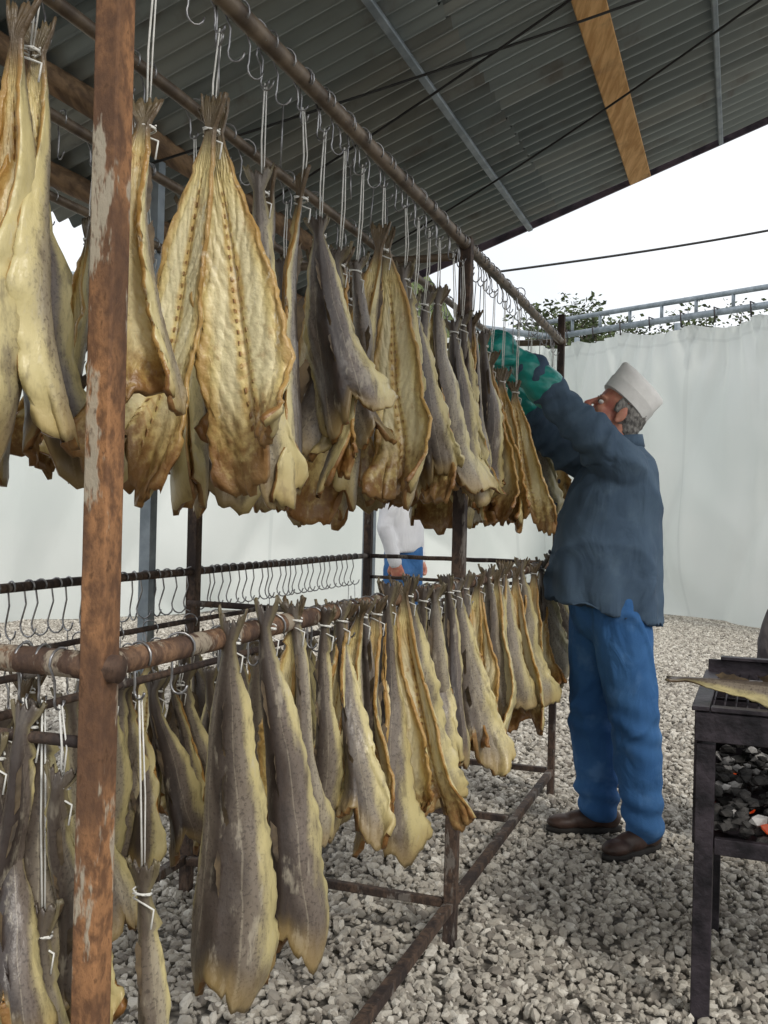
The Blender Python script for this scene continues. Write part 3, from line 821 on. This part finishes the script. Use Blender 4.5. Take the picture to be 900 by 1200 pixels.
def head(par,c,fwd,up,cap=True,hair=M_HAIR):
    f=Vector(fwd).normalized(); u=Vector(up); u=(u-f*u.dot(f)).normalized(); l=u.cross(f).normalized()
    R=Matrix((f,l,u)).transposed(); c=Vector(c)
    P=lambda a,b,d: c+R@Vector((a,b,d))
    mb=MB()
    mb.ell(P(-.012,0,.03),(.096,.076,.088),R); mb.ell(P(.022,0,-.03),(.066,.060,.080),R)
    mb.ell(P(.048,0,-.082),(.032,.032,.022),R); mb.ell(P(.028,.040,-.055),(.045,.022,.035),R); mb.ell(P(.028,-.040,-.055),(.045,.022,.035),R)
    for sgn in (1,-1):
        mb.ell(P(.058,sgn*.034,-.022),(.024,.022,.020),R)
        mb.ell(P(.073,sgn*.028,.022),(.017,.024,.009),R)
        er_=R@Matrix.Rotation(sgn*-.3,3,'Z')
        mb.ell(P(-.008,sgn*.079,-.008),(.020,.008,.033),er_); mb.ell(P(-.002,sgn*.080,-.034),(.010,.007,.012),er_)
    mb.limb([P(.086,0,.014),P(.100,0,-.006),P(.112,0,-.022)],[.008,.010,.0125],n=10)
    mb.ell(P(.103,.011,-.026),(.010,.008,.008),R); mb.ell(P(.103,-.011,-.026),(.010,.008,.008),R)
    mb.ell(P(.086,0,-.050),(.012,.024,.007),R); mb.ell(P(.083,0,-.062),(.012,.021,.007),R)
    mb.limb([P(-.028,0,-.03),P(-.05,0,-.10),P(-.058,0,-.16)],[.058,.055,.06])
    remesh(mb,'head',.0045,4,M_SKIN,parent=par)
    mb=MB()
    for sgn in (1,-1):
        mb.ell(P(.074,sgn*.030,.004),(.012,.0135,.009),R); mb.ell(P(.0835,sgn*.031,.004),(.004,.006,.006),R,mi=1)
    child(mb.obj('eyes',[M_EYE,M_IRIS]),par)
    mb=MB()
    for sgn in (1,-1):
        mb.limb([P(.086,sgn*.014,.025),P(.084,sgn*.030,.030),P(.070,sgn*.045,.026)],[.004,.005,.003],n=8)
    mb.ell(P(-.036,0,.026),(.083,.082,.088),R)
    mb.ell(P(-.066,0,-.03),(.050,.066,.050),R)
    for sgn in (1,-1): mb.ell(P(.010,sgn*.072,.022),(.020,.012,.034),R)
    def hd(co): return .004*mnoise.noise(co*70)+.003*mnoise.noise(co*150)
    remesh(mb,'hair',.0055,1,hair,hd,parent=par)
    if cap:
        R2=R@Matrix.Rotation(-.16,3,'Y')
        Q=lambda a,b,d: c+R@Vector((-.012,0,.045))+R2@Vector((a,b,d))
        rings=[]
        for (z,rx,ry) in ((0,.098,.082),(.002,.104,.088),(.05,.107,.088),(.05,.104,.085),(.085,.106,.076),(.108,.108,.060),(.116,.104,.045),(.104,.085,.018)):
            rings.append([Q(rx*math.copysign(abs(math.cos(a))**.9,math.cos(a)),ry*math.sin(a),z+.010*math.cos(a)) for a in [2*math.pi*i/36 for i in range(36)]])
        mb=MB(); mb.loft(rings); o=mb.obj('cap',[M_CAP]); autosmooth(o,50); child(o,par)

# ---- main man
man=empty('man',(.88,3.72,0))
def er(cx,cy,z,rx,ry,tilt=0,n=32):
    out=[]
    for i in range(n):
        a=2*math.pi*i/n; ca,sa=math.cos(a),math.sin(a)
        e=.82
        x=math.copysign(abs(ca)**e,ca)*rx; y=math.copysign(abs(sa)**e,sa)*ry
        out.append(Vector((cx+x,cy+y,z-tilt*x)))
    return out
mb=MB(); Y=3.72
rings=[er(.845,Y,.885,.180,.180,.2),er(.84,Y,.868,.212,.214,.2),er(.84,Y,.95,.210,.212,.15),er(.84,Y,1.07,.203,.205,.05),
       er(.850,Y,1.20,.188,.200),er(.866,Y,1.31,.168,.205),er(.884,Y,1.395,.145,.195),er(.895,Y,1.45,.115,.150),er(.900,Y,1.485,.080,.090),er(.898,Y,1.515,.066,.070)]
mb.loft(rings)
shN=(.872,3.575,1.405); elN=(.675,3.545,1.585); wrN=(.505,3.535,1.755)
shF=(.852,3.865,1.405); elF=(.620,3.82,1.545); wrF=(.460,3.74,1.745)
mb.limb([(.885,3.64,1.40),shN,elN,wrN],[.10,.088,.070,.054]); mb.limb([(.865,3.80,1.40),shF,elF,wrF],[.10,.086,.068,.054])
def jd(co):
    x,y,z=co
    w=.011*mnoise.noise(Vector((x*6,y*6,z*3)))+.005*mnoise.noise(Vector((x*14+z*9,y*14,z*12-x*8)))
    if z<1.2: w+=.012*math.sin(math.atan2(y-Y,x-.84)*8+z*3)*(1.2-z)/.35
    if x<.82 and z>1.42: w+=.006*math.sin((x*1.0-z)*60+y*12+4*mnoise.noise(Vector((x*8,y*8,z*8))))
    r1=abs(mnoise.noise(Vector((x*3.2-z*3,y*3.2+z*2,z*2)))); w+=.014*max(0,1-r1*6)**1.4
    return w
remesh(mb,'jacket',.009,3,M_JACKET,jd,parent=man)
mb=MB()
rings=[er(.898,Y,1.488,.076,.082,-.1),er(.896,Y,1.488,.082,.090,-.1),er(.893,Y,1.535,.076,.080,-.1),er(.893,Y,1.535,.069,.073,-.1)]
mb.loft(rings)
child(mb.obj('collar',[M_JACKET]),man)
mb=MB()
for i in range(5): 
    z=1.0+i*.09; mb.ell((.84-.205+.07*max(0,(z-1.1))*1.6,Y+.02,z),(.006,.009,.009))
child(mb.obj('buttons',[M_BUTTON]),man)
mb=MB()
hipN=(.875,3.635,.90); hipF=(.845,3.80,.90)
mb.limb([(.86,3.72,.95),(.86,3.72,.90)],[.155,.155])
mb.limb([hipN,(.915,3.63,.68),(.945,3.62,.46),(.97,3.62,.24),(.985,3.62,.095)],[.122,.104,.088,.081,.075])
mb.limb([hipF,(.83,3.80,.68),(.825,3.81,.46),(.850,3.83,.24),(.862,3.84,.11)],[.122,.101,.086,.079,.074])
def td(co):
    x,y,z=co
    w=.009*mnoise.noise(Vector((x*9,y*9,z*4)))+.004*mnoise.noise(Vector((x*18,y*18,z*14)))
    g=math.exp(-((z-.14)/.09)**2)+.6*math.exp(-((z-.46)/.10)**2)
    w+=.007*g*math.sin(z*75+x*25+3*mnoise.noise(Vector((x*6,y*6,z*4))))
    r1=abs(mnoise.noise(Vector((x*5,y*5+z*2,z*2)))); w+=.010*max(0,1-r1*6)**1.5
    return w
remesh(mb,'jeans',.009,3,M_JEANS,td,parent=man)
def shoe(ank,toe,z0=.0):
    a=Vector(ank);t=Vector(toe); d=(t-a); d.z=0; d.normalize(); s=Vector((-d.y,d.x,0)); R=Matrix((d,s,Vector((0,0,1)))).transposed()
    P=lambda x,y,z: Vector((a.x,a.y,z0))+R@Vector((x,y,z))
    mb=MB()
    mb.ell(P(-.035,0,.050),(.055,.040,.045),R); mb.ell(P(.06,0,.042),(.085,.043,.040),R); mb.ell(P(.135,.002,.034),(.070,.046,.030),R)
    mb.limb([P(-.01,0,.06),P(-.015,0,.11)],[.048,.045])
    child(remesh(mb,'shoe',.006,3,M_SHOE),man)
    mb=MB(); rings=[]
    for z in (0,.004,.022,.024):
        g=1.0 if 0<z<.024 else .94
        ring=[]
        for i in range(28):
            an=2*math.pi*i/28; x=math.cos(an); y=math.sin(an)
            ring.append(P(.055+.150*x*g, y*(.043+.008*x)*g*(1-.25*max(0,-abs(x-(-.1))+.35)), z-.004))
        rings.append(ring)
    mb.loft(rings); child(mb.obj('sole',[M_SOLE]),man)
shoe((.985,3.62,0),(.80,3.50,0),.002); shoe((.867,3.84,0),(.65,3.83,0),.002)
head(man,(.865,3.715,1.62),(-.86,-.04,.50),(.5,0,.86))
for nm,(el,wr,tipd,palm,fl) in {'glove_near':(elN,wrN,(-.125,-.02,.115),(-.35,.75,-.4),-1),'glove_far':(elF,wrF,(-.085,.0,.15),(-.5,-.75,-.2),1)}.items():
    el=Vector(el);wr=Vector(wr); d=(wr-el).normalized(); hd_=Vector(tipd).normalized()
    w2=wr+d*.03
    mb=MB()
    mb.limb([wr-d*.105,wr-d*.09,wr,w2],[.072,.073,.058,.044])
    hand(mb,w2+hd_*.012,hd_,palm,1.22,flip=fl,rad=.0115,curl=(.45,.5,.55,.5))
    def gd(co): return .004*mnoise.noise(co*28)+.0015*math.sin(co.z*160+co.x*40)
    remesh(mb,nm,.0045,2,M_GLOVE,gd,parent=man)

# ---- second person glimpsed behind the rack, standing side-on
p2=empty('bystander',(.135,6.3,0))
mb=MB(); X,Y2=.135,6.3
def er2(z,rx,ry,cx=X): return [Vector((cx+math.cos(2*math.pi*i/28)*rx,Y2+math.sin(2*math.pi*i/28)*ry,z)) for i in range(28)]
mb.loft([er2(.98,.17,.11),er2(1.04,.175,.12),er2(1.15,.165,.115),er2(1.3,.18,.115),er2(1.40,.175,.105),er2(1.46,.10,.08),er2(1.50,.06,.06)])
aL=[(X-.17,Y2,1.40),(X-.24,Y2+.03,1.14),(X-.20,Y2-.03,.92)]; aR=[(X+.17,Y2,1.40),(X+.23,Y2+.03,1.14),(X+.19,Y2-.03,.92)]
mb.limb(aL,[.068,.052,.042]); mb.limb(aR,[.068,.052,.042])
remesh(mb,'shirt',.012,3,M_WSHIRT,lambda c:.008*mnoise.noise(c*9),parent=p2)
mb=MB(); mb.limb([(X,Y2,.98),(X,Y2,.88)],[.125,.125])
mb.limb([(X-.08,Y2,.86),(X-.10,Y2,.48),(X-.10,Y2,.08)],[.10,.075,.06]); mb.limb([(X+.08,Y2,.86),(X+.10,Y2,.48),(X+.10,Y2,.08)],[.10,.075,.06])
remesh(mb,'trousers',.012,3,M_JEANS,lambda c:.007*mnoise.noise(c*9),parent=p2)
mb=MB()
hand(mb,Vector(aL[2]),(.1,-.2,-.9),(.7,0,-.1),1,flip=1); hand(mb,Vector(aR[2]),(-.1,-.2,-.9),(-.7,0,-.1),1,flip=-1)
remesh(mb,'hands',.005,2,M_SKIN,parent=p2)
_m=man; man=p2; shoe((X-.10,Y2,0),(X-.12,Y2-.2,0)); shoe((X+.10,Y2,0),(X+.12,Y2-.2,0)); man=_m
head(p2,(X,Y2,1.63),(0,-1,0),(0,0,1),cap=False)
p2.rotation_euler=(0,0,math.radians(65))

# ------------------------------------------------------------------ charcoal grill
grill=empty('charcoal_grill',(.80,2.40,0))
G0=Vector((.783,2.42,0)); gd_=Vector((.36,.933,0)).normalized()
gn=Vector((gd_.y,-gd_.x,0))
def G(a,b,z): return G0+gn*a+gd_*b+Vector((0,0,z))
GW,GD=.95,.62
M_GRILL=mat_simple('sooty_steel',(.014,.013,.016),(.06,.05,.06),14,.5,.4,.7,60)
mb=MB()
def bx(a0,a1,b0,b1,z0,z1,mi=0):
    vs=[tuple(G(a,b,z)) for z in (z0,z1) for a,b in ((a0,b0),(a1,b0),(a1,b1),(a0,b1))]
    mb.add(vs,[(3,2,1,0),(4,5,6,7),(0,1,5,4),(1,2,6,5),(2,3,7,6),(3,0,4,7)],mi)
lw=.045
for a in (0,GW-lw):
    bx(a,a+lw,0,lw,-.03,.674); bx(a+.0,a+lw,GD-lw,GD,-.03,.43)
bx(-.004,GW+.004,-.006,.02,.68,.752)
bx(-.006,.014,.022,GD,.42,.752)
bx(GW-.014,GW+.006,.022,GD,.42,.752)
bx(-.004,GW+.004,GD+.002,GD+.018,.42,.80)
bx(lw+.002,GW-lw-.002,.0,.022,.405,.445)
bx(.016,GW-.016,.024,GD-.002,.412,.430)
bx(-.012,.03,-.010,GD+.02,.755,.766); bx(GW-.03,GW+.012,-.010,GD+.02,.755,.766)
bx(.032,GW-.032,-.010,.03,.755,.766); bx(.032,GW-.032,GD-.02,GD+.02,.802,.812)
o=mb.obj('frame',[M_GRILL],smooth=False); bv=o.modifiers.new('b','BEVEL'); bv.width=.002; child(o,grill)
mb=MB()
for i in range(34): 
    a=.035+i*(GW-.07)/33; mb.tube([G(a,.03,.760),G(a,GD-.02,.760)],.003,6)
mb.tube([G(.03,.2,.754),G(GW-.03,.2,.754)],.004,6); mb.tube([G(.03,.42,.754),G(GW-.03,.42,.754)],.004,6)
child(mb.obj('grate',[M_GRILL]),grill)
M_COAL=mat_simple('charcoal',(.010,.010,.010),(.07,.066,.062),30,.8)
M_ASH=mat_simple('ash',(.25,.24,.23),(.55,.54,.52),30,.9)
k=NT('glowing_ember'); n_=k.noise(k.coord(),60,4); k.put(k.b.inputs['Emission Color'],k.mix(k.step(n_,.4,.7),(.9,.06,.01),(1,.25,.06))); k.b.inputs['Emission Strength'].default_value=.3
M_EMB=k.fin((.08,.03,.02),.8)
mb=MB(); r=np.random.RandomState(4)
for i in range(1500):
    a=.03+r.rand()*(GW-.06); b=.03+r.rand()*(GD-.06); hh=.06+.17*(b/GD)*(.7+.3*math.sin(a*9))
    sc=.007+.012*r.rand(); v=IV*(1+.25*r.randn(len(IV),1).clip(-1.2,1.2))*np.array([sc*1.3,sc,sc*.8])
    z=.435+r.rand()**.6*hh
    q=r.rand(); mi=0 if q<.76 else (1 if q<.975 or z>.51 else 2)
    mb.add(v+np.array(G(a,b,z)),IF,mi)
child(mb.obj('coals',[M_COAL,M_ASH,M_EMB],smooth=False),grill)
# dried fish resting skin-up on the grate
mb=MB(); add_fish(mb,(0,0,0),0,.54,.085,.40,0,921,curl=.4)
o=mb.obj('dried_fish',[M_FLESH,M_SKINF,M_FIN])
yv=Vector((0,0,1)); zv=-gn; xv=yv.cross(zv)
o.matrix_world=Matrix.Translation(G(-.035,.13,.805))@Matrix((xv,yv,zv)).transposed().to_4x4()
# made-up sack form standing in for an unidentified grey shape behind the grill
mb=MB()
rings=[]
for z,rr_ in ((-.02,.12),(.0,.17),(.2,.19),(.5,.185),(.75,.165),(.9,.13),(.97,.09),(1.0,.05)):
    rings.append([Vector((1.54+math.cos(a)*rr_*(1+.05*math.sin(3*a+z*4)),3.6+math.sin(a)*rr_*.8,z)) for a in [2*math.pi*i/28 for i in range(28)]])
mb.loft(rings)
remesh(mb,'grey_shape_standin',.012,2,mat_cloth('grey_standin_cloth',(.16,.14,.14),(.27,.24,.23),300,.7),lambda c:.014*mnoise.noise(c*7)+.006*mnoise.noise(c*18))

# ------------------------------------------------------------------ light
el=math.radians(42); az=math.radians(150)
world=bpy.data.worlds.new('World'); scene.world=world; world.use_nodes=True
nt=world.node_tree; nt.nodes.clear()
sky=nt.nodes.new('ShaderNodeTexSky'); sky.sky_type='NISHITA'; sky.sun_disc=False
sky.sun_elevation=el; sky.sun_rotation=az; sky.dust_density=3; sky.air_density=1.2
mx=nt.nodes.new('ShaderNodeMix'); mx.data_type='RGBA'; mx.inputs[0].default_value=.82
nz=nt.nodes.new('ShaderNodeTexNoise'); nz.inputs['Scale'].default_value=2.2; nz.inputs['Detail'].default_value=6
tc=nt.nodes.new('ShaderNodeTexCoord'); nt.links.new(tc.outputs['Generated'],nz.inputs['Vector'])
cr=nt.nodes.new('ShaderNodeValToRGB'); nt.links.new(nz.outputs[0],cr.inputs[0])
cr.color_ramp.elements[0].position=.3; cr.color_ramp.elements[0].color=(7.0,7.2,7.5,1)
cr.color_ramp.elements[1].position=.7; cr.color_ramp.elements[1].color=(9.2,9.2,9.2,1)
nt.links.new(sky.outputs[0],mx.inputs[6]); nt.links.new(cr.outputs[0],mx.inputs[7])
bg=nt.nodes.new('ShaderNodeBackground'); bg.inputs[1].default_value=.15
nt.links.new(mx.outputs[2],bg.inputs[0]); wo=nt.nodes.new('ShaderNodeOutputWorld'); nt.links.new(bg.outputs[0],wo.inputs[0])
sun=bpy.data.lights.new('sun','SUN'); sun.energy=1.5; sun.angle=math.radians(12); sun.color=(1,.95,.87)
so=bpy.data.objects.new('sun',sun); scene.collection.objects.link(so)
sd=Vector((math.sin(az)*math.cos(el),math.cos(az)*math.cos(el),math.sin(el)))
so.rotation_euler=sd.to_track_quat('Z','Y').to_euler(); so.location=(3,-4,8)

# ------------------------------------------------------------------ camera
cam=bpy.data.cameras.new('camera'); co=bpy.data.objects.new('camera',cam); scene.collection.objects.link(co)
cam.sensor_fit='HORIZONTAL'; cam.sensor_width=36; cam.lens=46; cam.clip_end=1000; cam.clip_start=.05
co.matrix_world=Matrix.Translation((0,0,1.22))@(Matrix.Rotation(math.radians(90.1),4,'X')@Matrix.Rotation(math.radians(1.4),4,'Z'))
scene.camera=co
